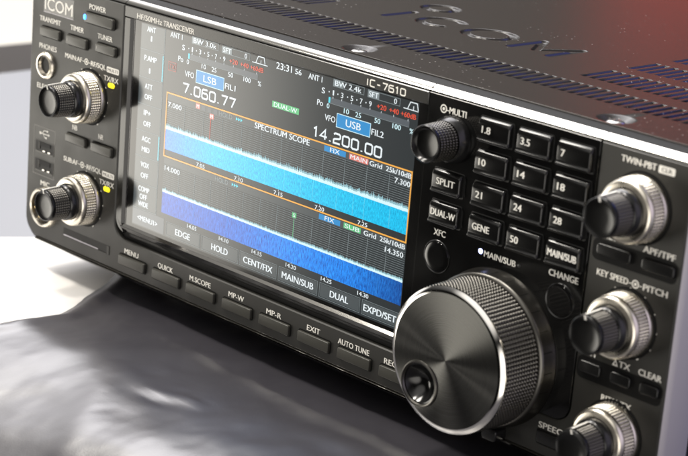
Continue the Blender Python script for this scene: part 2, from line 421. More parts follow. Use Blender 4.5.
# build as four borders round the glass opening (x -6..156.8, z -2.2..84.6)
def slab(pts, yf, yb, mat, bev=.3): plate(b, pts, yf, yb, bev, mat)
slab([(-9.9, 84.62), (157.1, 84.62), (157.1, 89.35), (-9.9, 89.35)], 0., 8, 'frame_paint')
slab([(-9.9, .8)]+[(-9.9+6*(1-math.cos(a)), .8-6*math.sin(a)) for a in [PI/2*k/8 for k in range(0, 9)]]+[(-3.9, -5.2), (-6.0, -1.5), (-6.0, 84.60), (-9.9, 84.60)], .15, 8, 'frame_paint')
# concave glossy lower lip
prof = [(.2, -2.35), (-.15, -2.6), (.1, -3.2), (.9, -4.6), (1.6, -6.2), (1.9, -8.0)]
rg = [[(x, y, z) for y, z in prof] for x in (-6.5, 157.1)]
b.add([p for q in rg for p in q], [(i, i+1, len(prof)+i+1, len(prof)+i) for i in range(len(prof)-1)], 'gloss_panel', True)
# upward bevel of the black bezel, silver for the light it catches
b.add([(-5.2, .95, -1.55), (157, .95, -1.55), (157, -.05, -2.5), (-5.2, -.05, -2.5)], [(0, 1, 2, 3)], 'silver')
b.add([(-5.9, .3, -1.4), (-5.9, .3, 84.5), (-4.9, 1.0, 84.5), (-4.9, 1.0, -1.4)], [(0, 1, 2, 3)], 'gloss_panel')
b.add([(-4.4, 1.0, -1.4), (-4.4, 1.0, 84.5), (-4.1, .8, 84.5), (-4.1, .8, -1.4)], [(0, 1, 2, 3)], 'side_alloy')
rect(b, -10, 157.2, -8, 85, 2.2, 'hole_black')
text(b, 'HF/50MHz', -1.9, 13.6, 86.4, 2.1, -.06, W); text(b, 'TRANSCEIVER', 14.6, 33.1, 86.4, 2.1, -.06, W)
sqtext(b, 'IC-7610', 126.9, 146.4, 86.5, 2.8, .48, -.06, W)
fr = b.link('display_frame', R)

# ---- screen
b = B()
Y0 = .90; L1 = .87; L2 = .84; L3 = .81; L4 = .78
SH = 84.0
plate(b, [(-4.6, -1.5), (157.0, -1.5), (157.0, 84.5), (-4.6, 84.5)], .96, 2.0, 0, 'gloss_panel')
rect(b, 0, 152.4, 0, SH, Y0, 'lcd_black')
Wt = 'lcd_white'
def T(s_, x, z, h=2.0, mat=Wt, w=None, bold=.018, y=L3):
    if w: text(b, s_, x-w/2, x+w/2, z, h, y, mat, bold)
    else: text(b, s_, x, None, z, h, y, mat, bold)
# function column at the left
zs = [84, 73.6, 62.2, 51.3, 40.3, 29.6, 18.4, 7.5]
for k in range(7):
    rect(b, .25, 14.6, zs[k+1]+.2, zs[k]-.2, L1, 'lcd_grey')
    rect(b, .1, 14.9, zs[k+1]-.12, zs[k+1]+.12, L2, 'lcd_line')
rect(b, 14.7, 15.0, 7.5, 84, L2, 'lcd_line')
rect(b, .2, 20.2, .5, 7.2, L1, 'lcd_bar')
for s_, x, z, w in (('ANT', 6.4, 82.1, 5.2), ('1', 6.7, 78.5, 1), ('P.AMP', 6.7, 70.3, 7.6), ('1', 6.5, 65.4, 1), ('ATT', 6.4, 58.9, 4.6), ('OFF', 6.5, 54.6, 4.6), ('IP+', 6.3, 48, 4.2), ('OFF', 6.6, 43.5, 4.6),
        ('AGC', 6.5, 37.1, 5.4), ('MID', 6.5, 32.8, 4.8), ('VOX', 6.5, 26.4, 5.2), ('OFF', 6.6, 21.9, 4.6), ('COMP', 6.6, 16.1, 6.8), ('OFF', 6.5, 12.9, 4.6), ('WIDE', 6.6, 9.8, 6.2), ('<MENU1>', 9.8, 3.7, 12.6)):
    T(s_, x, z, 2.1, w=w, bold=.03)
rect(b, 14.2, 14.6, 62.6, 73, L3, 'lcd_cyan'); rect(b, 14.2, 14.6, 30.2, 40, L3, 'lcd_cyan')
# receiver read-outs: main (left) and sub (right)
def readout(x, d, z0, mode, fil, freq, fx0, fx1, fz, bw, txbox):
    # d: map of item positions
    T('ANT 1', d['ant'], z0+3.5, 2.1, w=7.2)
    frame(b, d['bw'], d['bw']+15.6, z0+2.4, z0+5.0, .2, L2, 'lcd_line'); rect(b, d['bw']+.1, d['bw']+5.0, z0+2.5, z0+4.9, L2, 'lcd_line')
    T(bw, d['bw']+7.6, z0+3.7, 1.9, w=13.4)
    frame(b, d['sft'], d['sft']+15.8, z0+2.2, z0+4.8, .2, L2, 'lcd_line'); rect(b, d['sft']+.1, d['sft']+5.6, z0+2.3, z0+4.7, L2, 'lcd_line')
    T('SFT', d['sft']+2.9, z0+3.5, 1.9, w=4.6); T('0', d['sft']+13.6, z0+3.5, 1.9, w=1.3)
    ix = d['icon']; path(b, [(ix, z0+2.1), (ix+8.6 if ix < 100 else ix+7.2, z0+2.1)], .3, L3, Wt)
    path(b, [(ix+2, z0+2.2), (ix+3.2, z0+4.8), (ix+6.4, z0+4.8), (ix+7.1, z0+2.4)], .35, L3, Wt); path(b, [(ix+4.8, z0+2.2), (ix+4.8, z0+3.6)], .3, L3, Wt)
    T('S', d['s'], z0-.3, 2.1, w=1.5, bold=.03)
    for c, xx in zip('13579', d['n']):
        T(c, xx, z0-.1, 1.9, w=1.2); disc(b, xx-2.2, z0-.1, .28, L3, Wt, 8); rect(b, xx-.12, xx+.12, z0-2.2, z0-1.5, L3, Wt)
    for c, xx, w in zip(('+20', '+40', '+60dB'), d['r'], (4.6, 4.6, 7.2)):
        T(c, xx, z0-.1, 1.8, 'lcd_red', w); rect(b, xx-.1, xx+.1, z0-2.2, z0-1.5, L3, Wt)
    T('Po', d['po'], z0-5.1, 2.1, w=3.0)
    rect(b, d['bar'], d['bar']+40.4, z0-4.1, z0-2.0, L1, 'lcd_bar'); rect(b, d['bar'], d['bar']+40.4, z0-4.3, z0-4.12, L2, 'lcd_line'); rect(b, d['bar'], d['bar']+.9, z0-4.1, z0-2.0, L3, 'lcd_cyan')
    for c, xx, w in zip(('0', '10', '25', '50', '100', '%'), d['p'], (1.3, 2.6, 2.8, 2.8, 4, 1.8)):
        T(c, xx, z0-5.4, 1.8, w=w, mat=Wt if ix < 100 else 'lcd_trace')
    T('VFO', d['vfo'], 69.0, 2.2, w=5.4)
    m0, m1 = d['mode']; rect(b, m0, m1, 66.7, 71.7, L1, 'lcd_blue'); frame(b, m0, m1, 66.7, 71.7, .25, L2, 'lcd_trace'); T(mode, (m0+m1)/2, 69.2, 2.6, w=7.6)
    T(fil, d['fil'], 69.0, 2.2, w=6.0)
    sqtext(b, freq, fx0, fx1, fz, 4.3, .72, L3, Wt)
readout(0, dict(ant=21.8, bw=31.2, sft=48.9, icon=66.2, s=26.4, n=(31.7, 36.3, 41.1, 45.6, 50.4), r=(55.8, 62, 69), po=25.1, bar=29.4, p=(29.4, 39, 45, 54.6, 64, 71), vfo=30.8, mode=(34.8, 51), fil=54.8),
        79.2, 'LSB', 'FIL1', '7.060.77', 27.0, 58.4, 63.1, 'BW 3.0k', True)
readout(0, dict(ant=100.5, bw=109.9, sft=127.5, icon=145.1, s=105.1, n=(110.3, 114.8, 119.8, 124.5, 129.1), r=(134.7, 140.8, 147.8), po=103.9, bar=108.1, p=(108.1, 117.6, 123.6, 133.2, 142.7, 149.9), vfo=109.6, mode=(113, 130.1), fil=133.8),
        78.8, 'USB', 'FIL2', '14.200.00', 101.2, 136.8, 62.4, 'BW 2.4k', False)
T('23:31', 83.7, 82.7, 2.5, w=8.4); T('56', 91.4, 82.5, 2.0, w=3.4)
frame(b, 17.9, 22.4, 68.3, 71.7, .3, L2, 'lcd_darkred'); T('TX', 20.15, 70, 2.0, 'lcd_darkred', 3.2, .03)
rect(b, 78.6, 93.2, 66.6, 69.0, L1, 'lcd_green'); T('DUAL-W', 85.9, 67.8, 1.7, w=12.6)
# spectrum scopes
def scope(zt, zb, tick, f0, fd, n, hdr, pitch, x_first, marks, seed, zlab, zbase, amp, fall, fbot, rise, sig, sigmat):
    rnd = random.Random(seed)
    x0, x1 = 18.2, 152.1
    rect(b, x0, x1, hdr-2.7, hdr, L1, 'lcd_grey')
    z = hdr-3.2; 
    while z > zbase+.4:
        rect(b, x0, x1, z-.07, z+.07, L1, 'lcd_line'); z -= .82
    x = x_first
    while x < x1:
        rect(b, x-.09, x+.09, zbase, hdr-2.9, L2, 'lcd_line'); x += pitch
    # waterfall
    rect(b, x0, x1, fbot, zbase, L1, fall)
    # noise trace with a ragged top
    N = 540; vs = []; fs = []; vt = []
    for i in range(N+1):
        x = x0+(x1-x0)*i/N
        t = zbase+.7+rise*(i/N)+amp*(.25+abs(rnd.gauss(0, .38))+(.5 if rnd.random() < .03 else 0))
        core = zbase+(t-zbase)*.55+.12*rnd.random()
        vs += [(x, L3, zbase-.15*rnd.random()), (x, L3, core)]; vt += [(x, L2-.01, zbase), (x, L2-.01, t)]
    for i in range(N): fs.append((2*i, 2*i+2, 2*i+3, 2*i+1))
    b.add(vs, fs, 'lcd_trace'); b.add(vt, fs, 'lcd_trace_soft')
    for x, wd in sig: rect(b, x-wd/2, x+wd/2, fbot, zbase, L2, sigmat)
    for i in range(n):
        T('%.2f' % (f0+fd*i), tick[0]+tick[1]*i, zlab, 1.55, w=4.9 if f0 < 10 else 5.6); rect(b, tick[0]+tick[1]*i-.1, tick[0]+tick[1]*i+.1, zlab+1.0, zlab+1.5, L3, Wt)
scope(59, 33, (40.4, 22.45), 7.05, .05, 5, 58.8, 11.22, 18+11.2, None, 1, 34.4, 44.4, 1.7, 'lcd_fall_upper', 36.0, .5, [(x, .13) for x in (31, 47.5, 52, 66, 77.3, 88, 97, 103.5, 116, 124.6, 130.2, 143)], 'lcd_sig_hi')
scope(32.9, 9, (37.4, 19.2), 14.05, .05, 6, 32.7, 9.6, 18+9.8, None, 2, 8.2, 18.3, .9, 'lcd_fall_lower', 9.5, .1, [(x, .12) for x in (38, 58, 76, 84.5, 90, 96.5, 104, 109, 128, 140)], 'lcd_sig_lo')
frame(b, 18.0, 152.0, 33.2, 59.15, .55, L4, 'lcd_orange')
for zt_, fx, f2, sc in ((57.6, 'MAIN', '7.300', 'lcd_pink'), (31.5, 'SUB', '14.350', 'lcd_green')):
    T('HOLD', 53.3, zt_, 1.8, 'lcd_line', 7.6)
    for q in range(3): b.add([(59.2+1.3*q, L3, zt_-.7), (59.2+1.3*q, L3, zt_+.7), (60.3+1.3*q, L3, zt_)], [(0, 1, 2)], 'lcd_cyan')
    rect(b, 107.8, 119, zt_-1.1, zt_+1.0, L2, 'lcd_blue'); T('FIX', 113.4, zt_, 1.7, w=5)
    w = 9.7 if fx == 'MAIN' else 8.8
    rect(b, 120.8, 120.8+w, zt_-1.1, zt_+1.0, L2, sc); T(fx, 120.8+w/2, zt_, 1.6, w=w-1.2)
    text(b, 'Grid', 131.2, 137.4, zt_-.1, 1.8, L3, Wt, .03); text(b, '25k/10dB', 139.4, 151.8, zt_-.1, 1.8, L3, Wt, .03)
T('SPECTRUM SCOPE', 85, 57.6, 2.2, w=30, bold=.03)
T('7.000', 23.1, 54.6, 1.9, w=8.2); T('7.300', 147.8, 54.4, 1.9, w=7.6); T('14.000', 23.6, 28.4, 1.9, w=9.2); T('14.350', 146.8, 28.2, 1.9, w=9)
rect(b, 35.6, 38.0, 56.6, 58.6, L2, 'lcd_pink'); T('M', 36.8, 57.6, 1.4, w=1.4)
for xx in (40.2, 43.8, 47.2): rect(b, xx-1.1, xx+1.1, 56.6, 58.5, L2, 'lcd_bar')
rect(b, 44.0, 46.4, 54.3, 56.3, L2, 'lcd_pink'); T('M', 45.2, 55.3, 1.4, w=1.4); rect(b, 44.6, 44.85, 46, 54.2, L3, 'lcd_red')
rect(b, 93.6, 95.9, 27.3, 29.3, L2, 'lcd_green'); T('S', 94.75, 28.3, 1.4, w=1.0); rect(b, 94.65, 94.85, 19.5, 27.2, L3, 'lcd_green')
# soft keys
for s_, x0, x1, w in (('EDGE', 21.8, 42.8, 9), ('HOLD', 43.8, 65.6, 9.6), ('CENT/FIX', 66.4, 87.6, 16.6), ('MAIN/SUB', 88.6, 110, 17.2), ('DUAL', 111, 132.4, 9.6), ('EXPD/SET', 133.4, 152, 16.4)):
    frame(b, x0, x1-.2, .9, 6.5, .16, L2, 'lcd_line'); rect(b, x0+.35, x1-.55, 1.25, 6.15, L1, 'lcd_grey'); T(s_, (x0+x1)/2-.2, 3.7, 2.5, w=w, bold=.03)
sc = b.link('screen', fr, label='lit colour screen showing two spectrum scopes and frequencies 7.060.77 and 14.200.00')

# ---- glossy band-key field
b = B()
ri = 6.0
pts = [(157.6, 89.35), (157.6, -7.9)] + [(231.9-ri+ri*math.sin(a), -7.9+ri-ri*math.cos(a)) for a in [PI/2*k/8 for k in range(9)]] + [(231.9, 89.35)]
plate(b, pts, .05, 8, .1, 'gloss_panel')
y = -.02
dualmark(b, 164.5, 84.9, 1.3, y, W); text(b, '-', 166.0, 166.9, 85, 2, y, W); text(b, 'MULTI', 167.2, 174.9, 84.9, 2.2, y, W)
text(b, 'XFC', 165.4, 170.8, 41.3, 2.2, y, W); text(b, 'MAIN/SUB', 188.9, 202.9, 39.7, 2.1, y, W); text(b, 'CHANGE', 217.2, 229.5, 41.3, 2.2, y, W)
b.link('band_key_panel', R, label='glossy black plate carrying the band keys')

# ---- polished edge trims
def trim(x0, x1, pr, name='edge_trim', mat='silver'):
    b = B(); rg = [[(x, y, z) for y, z in pr] for x in (x0, x1)]; n = len(pr)
    fs = [(i, (i+1) % n, n+(i+1) % n, n+i) for i in range(n)]+[tuple(range(n)), tuple(range(n, 2*n))]
    b.add([p for q in rg for p in q], fs, mat, True); return b.link(name, R, angle=28)
# lower curve of the trim is steep, upper curve shallow -> reads as a 45 degree rolled edge
top = [(7, 89.0), (.25, 89.45), (.32, 89.75), (.55, 90.1), (1.0, 90.5), (1.6, 90.98), (2.2, 91.4), (2.65, 91.65), (3.0, 91.78), (3.3, 91.8), (7, 91.85)]
for x0, x1 in ((-71.6, -10.3), (-9.9, 157.2), (157.7, 232.0), (232.5, 268.0)): trim(x0, x1, top)
bot = [(7, -22.5), (.1, -22.75), (-.45, -23.0), (-.62, -23.5), (.6, -24.6), (7, -25.0)]
b = B(); pr = bot
rg = [[(x, y, z) for y, z in pr] for x in (-64, 264)]
b.add([p for q in rg for p in q], [(i, (i+1) % 6, 6+(i+1) % 6, 6+i) for i in range(6)]+[tuple(range(6)), tuple(range(6, 12))], 'silver', True)
b.link('edge_trim', R, angle=28)
# black shoulder between trim and cover
b = B()
sh = [(3.3, 91.85), (4.6, 92.4), (6.9, 93.0), (8.0, 93.0), (8.0, 91.85)]
rg = [[(x, y, z) for y, z in sh] for x in (-71.6, 268.0)]
b.add([p for q in rg for p in q], [(i, (i+1) % 5, 5+(i+1) % 5, 5+i) for i in range(5)]+[tuple(range(5)), tuple(range(5, 10))], 'well_dark')
b.link('shoulder', R)
# alloy side frames
b = B()
sp = [(XR+.05, .6), (XR+1.0, 1.6), (XR+1.5, 2.6), (XR+1.5, 14.5), (XR-3, 14.5), (XR-3, .6)]
zr = [(-19, 0), (90.5, 0)]
vs = []
for z in (-20.5, 91.2): vs += [(x, yy, z) for x, yy in sp]
b.add(vs, [(i, (i+1) % 6, 6+(i+1) % 6, 6+i) for i in range(6)]+[tuple(range(6)), tuple(range(6, 12))], 'side_alloy')
b.link('side_frame', R)
b = B(); vs = []
sp = [(XL-.05, .35), (XL-.7, 1.0), (XL-.7, 14.5), (XL+3, 14.5), (XL+3, .35)]
for z in (-13.5, 91.2): vs += [(x, yy, z) for x, yy in sp]
b.add(vs, [(i, (i+1) % 5, 5+(i+1) % 5, 5+i) for i in range(5)]+[tuple(range(5)), tuple(range(5, 10))], 'side_alloy')
r = 9.2; ps = [(XL-.7+r-r*math.cos(a), -13.5-r*math.sin(a)*1.12) for a in [PI/2*k/10 for k in range(11)]]
vs = [(x, 1.0, z) for x, z in ps]+[(x, 14, z) for x, z in ps]
b.add(vs, [(i, i+1, 11+i+1, 11+i) for i in range(10)], 'side_alloy', True)
b.link('side_frame', R)
# housing and feet
b = B()
b.box(-66, 262.5, 8.2, 277, -23.8, 91.2, 'housing_dark')
b.link('housing', R)
for (fx, fy) in ((-35, 38), (230, 38), (-35, 240), (230, 240)):
    b = B()
    rg = []
    for z, r_ in ((-23.8, 11), (-30, 10.5), (-34.6, 9.6), (-35.2, 8.8)):
        rg.append([(fx+r_*math.cos(2*PI*i/32), fy+r_*math.sin(2*PI*i/32), z) for i in range(32)])
    b.rings(rg, 'rubber_foot', True, True, True); b.link('foot', R)

# ---- top cover: one pressed sheet, with louvre slots, recessed lettering and screw dimples
ZC = 93.5
rows = [(31, 48.3), (58.5, 78), (86.7, 105), (114.5, 133), (142, 160)]
PIT = 4.0; sl = [-60.1+PIT*k for k in range(79)]
def f_slot(x, y):
    best = 0
    for ri_, (a, c) in enumerate(rows):
        if a < y < c+.001:
            if ri_ >= 1 and 33 < x < 174.5: return 0, 0
            if ri_ >= 1 and x > 33 and ri_ >= 1 and x < 175.6: return 0, 0
            k = math.floor((x+60.1)/PIT+1e-6)
            if k < 0 or k > 78: return 0, 0
            u = (x+60.1)-k*PIT
            px = 0 if u <= 0 or u >= 2.5 else (u/1.0 if u < 1.0 else (1 if u < 2.35 else 0))
            py = min(1, (y-a)/.25, max(0, (c-y))/.7)
            return px*py, 1
    return 0, 0
def dseg(px, py, ax, ay, bx, by):
    dx, dy = bx-ax, by-ay; t = max(0, min(1, ((px-ax)*dx+(py-ay)*dy)/(dx*dx+dy*dy))); return math.hypot(px-ax-t*dx, py-ay-t*dy)
def f_logo(x, y):
    if not (48 < x < 156 and 66 < y < 122): return 0
    d = 99
    d = min(d, dseg(x, y, 64.3, 73.5, 64.3, 90.5))                                   # I
    d = min(d, abs(math.hypot((x-63.0)/1.03, y-108.2)-6.6))                            # ring over the I
    a = math.degrees(math.atan2(y-85.2, x-84.5))
    if abs(a) > 38: d = min(d, abs(math.hypot((x-84.5)*.98, y-85.2)-8.6))              # C
    d = min(d, abs(math.hypot((x-110.3)*.95, y-84.8)-9.3))                             # O
    for s_ in ((129, 75.5, 129, 95.5), (129, 95.5, 138.5, 79), (138.5, 79, 148, 95.5), (148, 95.5, 148, 75.5)): d = min(d, dseg(x, y, *s_))
    w = 1.5; rp = .9
    return 1 if d < w-rp/2 else max(0, 1-(d-(w-rp/2))/rp)
SCR = [(108.2, 14.8), (226.0, 14.8), (-9.6, 14.8)]
def hgt(x, y):
    z = 0
    s_, _ = f_slot(x, y); z -= 1.5*s_
    z -= .9*f_logo(x, y)
    for sx_, sy_ in SCR:
        d = math.hypot(x-sx_, y-sy_)
        if d < 6.6: z -= 1.9*min(1, (6.6-d)/3.4)**1.0*(1 if d < 6.6 else 0)
    return z
xs = set([XL+.6, XR-.3]); 
for s0 in sl:
    for u in (-.06, 0, .5, 1.0, 2.35, 2.5, 2.56): xs.add(round(s0+u, 3))
x = 48.
while x < 156: xs.add(round(x, 3)); x += .3
for sx_, _ in SCR:
    x = sx_-7
    while x < sx_+7: xs.add(round(x, 3)); x += .5
xs = sorted(v for v in xs if XL+.6 <= v <= XR-.3)
xs = [v for i, v in enumerate(xs) if i == 0 or v-xs[i-1] > .04]
ys = set([7.2, 276.])
for a, c in rows:
    for v in (a-.06, a, a+.25, c-.7, c-.35, c, c+.06, (a+c)/2): ys.add(round(v, 3))
y = 66.
while y < 122: ys.add(round(y, 3)); y += .3
y = 8.
while y < 22: ys.add(round(y, 3)); y += .5
ys = sorted(ys); ys = [v for i, v in enumerate(ys) if i == 0 or v-ys[i-1] > .04]
b = B(); nx, ny = len(xs), len(ys)
H = [[hgt(x, y) for x in xs] for y in ys]
vs = [(xs[i], ys[j], ZC+H[j][i]) for j in range(ny) for i in range(nx)]
f1 = []; f2 = []
for j in range(ny-1):
    for i in range(nx-1):
        q = (j*nx+i, j*nx+i+1, (j+1)*nx+i+1, (j+1)*nx+i)
        zz = (H[j][i], H[j][i+1], H[j+1][i+1], H[j+1][i])
        cx_ = (xs[i]+xs[i+1])/2; cy_ = (ys[j]+ys[j+1])/2
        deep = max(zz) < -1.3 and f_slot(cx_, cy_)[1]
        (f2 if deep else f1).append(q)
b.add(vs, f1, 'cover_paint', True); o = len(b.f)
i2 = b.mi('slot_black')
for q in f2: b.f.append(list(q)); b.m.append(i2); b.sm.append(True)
# folded front edge and sides
b.add([(XL+.6, 7.2, ZC), (XR-.3, 7.2, ZC), (XR-.3, 6.95, ZC-.25), (XL+.6, 6.95, ZC-.25), (XL+.6, 6.95, 91.5), (XR-.3, 6.95, 91.5)], [(0, 1, 2, 3), (3, 2, 5, 4)], 'cover_paint')
for xx in (XL+.6, XR-.3):
    b.add([(xx, 7.2, ZC), (xx, 276, ZC), (xx, 276, -18), (xx, 15, -18), (xx, 15, 91), (xx, 7.2, 91)], [(0, 1, 2, 3, 4, 5)], 'cover_paint')
cov = b.link('top_cover', R, angle=70, label='satin grey-brown cover with louvre slots, dust and recessed lettering')
for sx_, sy_ in SCR[:2]:
    b = B(); rg = []
    for z, r_ in ((91.5, 3.3), (92.2, 3.25), (92.75, 2.7), (93.0, 1.7)):
        rg.append([(sx_+r_*math.cos(2*PI*i/32), sy_+r_*math.sin(2*PI*i/32), z) for i in range(32)])
    b.rings(rg, 'screw_steel', True, False, True)
    for a in (.5, .5+PI/2):
        c_, s_ = math.cos(a), math.sin(a); l = 1.9; w = .42
        b.add([(sx_+l*c_-w*s_, sy_+l*s_+w*c_, 93.04+.01*(a > 1)), (sx_+l*c_+w*s_, sy_+l*s_-w*c_, 93.04+.01*(a > 1)), (sx_-l*c_+w*s_, sy_-l*s_-w*c_, 93.04+.01*(a > 1)), (sx_-l*c_-w*s_, sy_-l*s_+w*c_, 93.04+.01*(a > 1))], [(0, 1, 2, 3)], 'hole_black')
    b.link('cover_screw', cov, (sx_, sy_, 91.5))

# ---- push buttons. m = extents of the visible front face as seen, h = projection
CX, CZ, CY = 586.6, 230.2, 482.7
def true(x, z, h): return x+h*(CX-x)/CY, z+h*(CZ-z)/CY
def button(x0, x1, z1, z0, h, label, mat='rubber_button', r=.9, well=True, name='push_button', tick=False, grow=.55):
    ax, az = true(x0, z0, h); bx, bz = true(x1, z1, h); cx, cz, w, hh = (ax+bx)/2, (az+bz)/2, bx-ax, bz-az
    b = B()
    if well:
        pts = rrect(cx, cz, w+2*grow, hh+2*grow, r+.4, 4); b.add([(x, -.07, z) for x, z in pts], [tuple(range(len(pts)))], 'well_dark')
    plate(b, rrect(cx, cz, w, hh, r, 5), -h, .5, .42, mat, True, 4)
    if tick: rect(b, cx-w/2+.9, cx-w/2+1.25, cz-.5, cz+.7, -h-.03, 'print_dim')
    return b.link(name, R, (cx, 0, cz), label)
for x0, x1, z1, z0, lb in ((-66.4, -53.0, 70.0, 66.0, 'TRANSMIT'), (-48.2, -34.5, 69.9, 65.8, 'TIMER'), (-28.3, -15.4, 70.2, 66.5, 'TUNER'),
        (-46.2, -32.5, 27.9, 24.3, 'NB'), (-28.7, -15.0, 28.1, 24.1, 'NR')):
    button(x0, x1, z1, z0, 1.5, 'small matt button under the caption '+lb, tick=lb in ('TIMER', 'TUNER', 'NR'))
button(-36.6, -17.4, 81.6, 77.3, 1.5, 'long power button with a blue light at its left end', r=1.2)
for x0, lb in ((-7.0, 'MENU'), (15.0, 'QUICK'), (36.5, 'M.SCOPE'), (58.4, 'MP-W'), (80.0, 'MP-R'), (101.8, 'EXIT'), (123.4, 'AUTO TUNE'), (145.0, 'RECALL')):
    button(x0, x0+16.8, -15.1, -19.3, 1.3, 'flat matt button under the caption '+lb, r=.6)
button(219.6, 236.5, -14.3, -18.8, .9, 'matt button under the caption SPEECH', r=.6, mat='black_plastic')
for x0, x1, z1, z0, lb in ((235.0, 248.6, 56.3, 52.4, 'FILTER'), (252.9, 265.6, 56.1, 52.3, 'APF/TPF'), (233.6, 242.3, 15.7, 11.8, 'RIT'), (246.3, 254.5, 15.7, 11.8, 'TX'), (258.1, 265.6, 15.7, 11.9, 'CLEAR')):
    button(x0, x1, z1, z0, 1.2, 'black button under the caption '+lb, mat='black_plastic', well=False, r=1.1)

# ---- glossy keys: rounded top edge, flat face, flared lower lip
def key(x0, x1, z1, z0, s_, tw, left=True, h=1.7):
    ax, az = true(x0, z0, h); bx, bz = true(x1, z1, h)
    b = B(); w0, w1 = ax, bx; t_, lo = bz, az
    prof = [(.4, t_+.15), (-.45, t_+.1), (-.85, t_-.12), (-1.2, t_-.42), (-1.5, t_-.85), (-1.7, t_-1.35), (-1.78, t_-1.8), (-1.8, t_-2.1), (-1.8, lo+2.1), (-1.72, lo+1.8), (-1.85, lo+1.2), (-2.25, lo+.75), (-2.3, lo+.35), (-2.1, lo+.02), (.4, lo-.1)]
    cols = [(w0, .8), (w0+.1, .22), (w0+.3, .04), (w0+.6, 0), (w1-1.1, 0), (w1-.6, .07), (w1-.25, .3), (w1, .8)]
    vs = []
    for cx_, d in cols:
        for k, (yy, z) in enumerate(prof):
            sh_ = .35*d*(1 if k < 5 else (-1 if k > 11 else 0))
            vs.append((cx_, yy+d if yy < 0 else yy, z-sh_))
    n = len(prof); fs = [(c*n+i, c*n+i+1, (c+1)*n+i+1, (c+1)*n+i) for c in range(len(cols)-1) for i in range(n-1)]
    fs += [tuple(range(n)), tuple((len(cols)-1)*n+i for i in range(n))]
    b.add(vs, fs, 'gloss_key', True)
    pts = rrect((w0+w1)/2, (t_+lo)/2, w1-w0+1.0, t_-lo+1.0, .8, 4); b.add([(x, 0.0, z) for x, z in pts], [tuple(range(len(pts)))], 'hole_black')
    zc = (t_+lo)/2+.15; xa = w0+1.9 if left else (w0+w1)/2-tw/2
    text(b, s_, xa, xa+tw, zc, 2.35, -1.84, 'print_white', .03)
    b.link('band_key' if left else 'function_key', R, ((w0+w1)/2, 0, (t_+lo)/2), 'glossy black key marked '+s_)
cols_ = [180.5, 197.6, 214.7]; rows_ = [(85.7, 77.6), (74.4, 66.4), (62.9, 55.1), (51.8, 43.8)]
KT = [[('1.8', 3.7), ('3.5', 3.9), ('7', 1.5)], [('10', 3.0), ('14', 3.2), ('18', 3.1)], [('21', 3.0), ('24', 3.4), ('28', 3.4)], [('GENE', 7.6), ('50', 3.3), ('MAIN/SUB', 12.2)]]
for ri_, (z1, z0) in enumerate(rows_):
    for ci in range(3):
        s_, tw = KT[ri_][ci]
        if s_ == 'MAIN/SUB': tw = 12.0
        key(cols_[ci], cols_[ci]+14.0, z1, z0, s_, tw, not s_ == 'MAIN/SUB')
key(162.0, 175.1, 63.3, 55.4, 'SPLIT', 8.4, False); key(162.1, 175.3, 51.9, 44.3, 'DUAL-W', 11.2, False)
# round keys
for c, lb in (((167.8, 32.6), 'round black key under the caption XFC'), ((223.0, 32.7), 'round black key under the caption CHANGE')):
    b = B()
    b.lathe(c, [(.2, 6.1), (-.12, 6.05), (-.28, 5.9), (-.15, 5.65), (.0, 5.5)], 'black_plastic', 64, cap1=False)
    b.lathe(c, [(.2, 5.5), (-.12, 5.45), (-.3, 5.3), (-.36, 5.0), (-.36, 3.5), (-.36, 1.5), (-.36, .01)], 'gloss_panel', 64)
    b.link('round_key', R, (c[0], 0, c[1]), lb)

# ---- indicator lights
def led(cx, cz, w, h, mat, label, y=-.35):
    b = B(); plate(b, rrect(cx, cz, w, h, min(w, h)/2-.01, 5), y, .2, .25, mat, True, 3); b.link('indicator_light', R, (cx, 0, cz), label)
led(-16.3, 54.6, 4.2, 2.1, 'led_yellow', 'lit yellow light under the upper caption TX/RX'); led(-16.3, 10.5, 4.2, 2.1, 'led_yellow', 'lit yellow light under the lower caption TX/RX')
led(187.2, 40.0, 1.9, 1.9, 'led_white_blue', 'lit blue-white light before the caption MAIN/SUB', -.15); led(204.4, 39.6, 1.3, 1.3, 'led_off', 'unlit light after the caption MAIN/SUB', -.15)
tx, tz = true(-36.5, 79.4, 1.7); led(tx+.5, tz+.1, 1.5, 2.2, 'led_blue', 'small blue light at the left end of the power button', -1.75)

# ---- sockets
b = B(); c = (-60.6, 54.1)
b.lathe(c, [(.2, 5.9), (-.8, 5.8), (-1.5, 5.2), (-1.6, 4.6), (-1.2, 3.7), (-.2, 3.4)], 'knob_chrome', 48, cap1=False)
b.lathe(c, [(-.3, 4.2), (-.25, 3.1), (-.22, .01)], 'hole_black', 32); 
b.link('headphone_socket', R, (c[0], 0, c[1]), 'round headphone socket with a chrome collar')
b = B(); c = (-57.6, -7.9)
b.lathe(c, [(.3, 8.9), (-1.6, 8.8), (-2.5, 8.3), (-2.7, 7.8), (-2.3, 7.3), (-.3, 7.15), (2.5, 7.1)], 'knob_chrome', 64, cap1=False)
b.lathe(c, [(-.15, 7.3), (-.12, 7.0), (-.1, .01)], 'hole_black', 40)
b.lathe(c, [(-.16, 6.0), (-.45, 5.9), (-.5, .01)], 'black_plastic', 40)
mic = b.link('microphone_socket', R, (c[0], 0, c[1]), 'round eight-pin microphone socket with a chrome collar')
for k in range(8):
    a = math.radians(90+360*k/7) if k < 7 else 0; rr = 5.0 if k < 7 else 0
    b = B(); pc = (c[0]+rr*math.cos(a), c[1]+rr*math.sin(a)); b.lathe(pc, [(.5, .75), (-1.5, .75), (-1.9, .45), (-1.95, .05)], 'gold_pin', 14); b.link('pin', mic, (pc[0], 0, pc[1]))
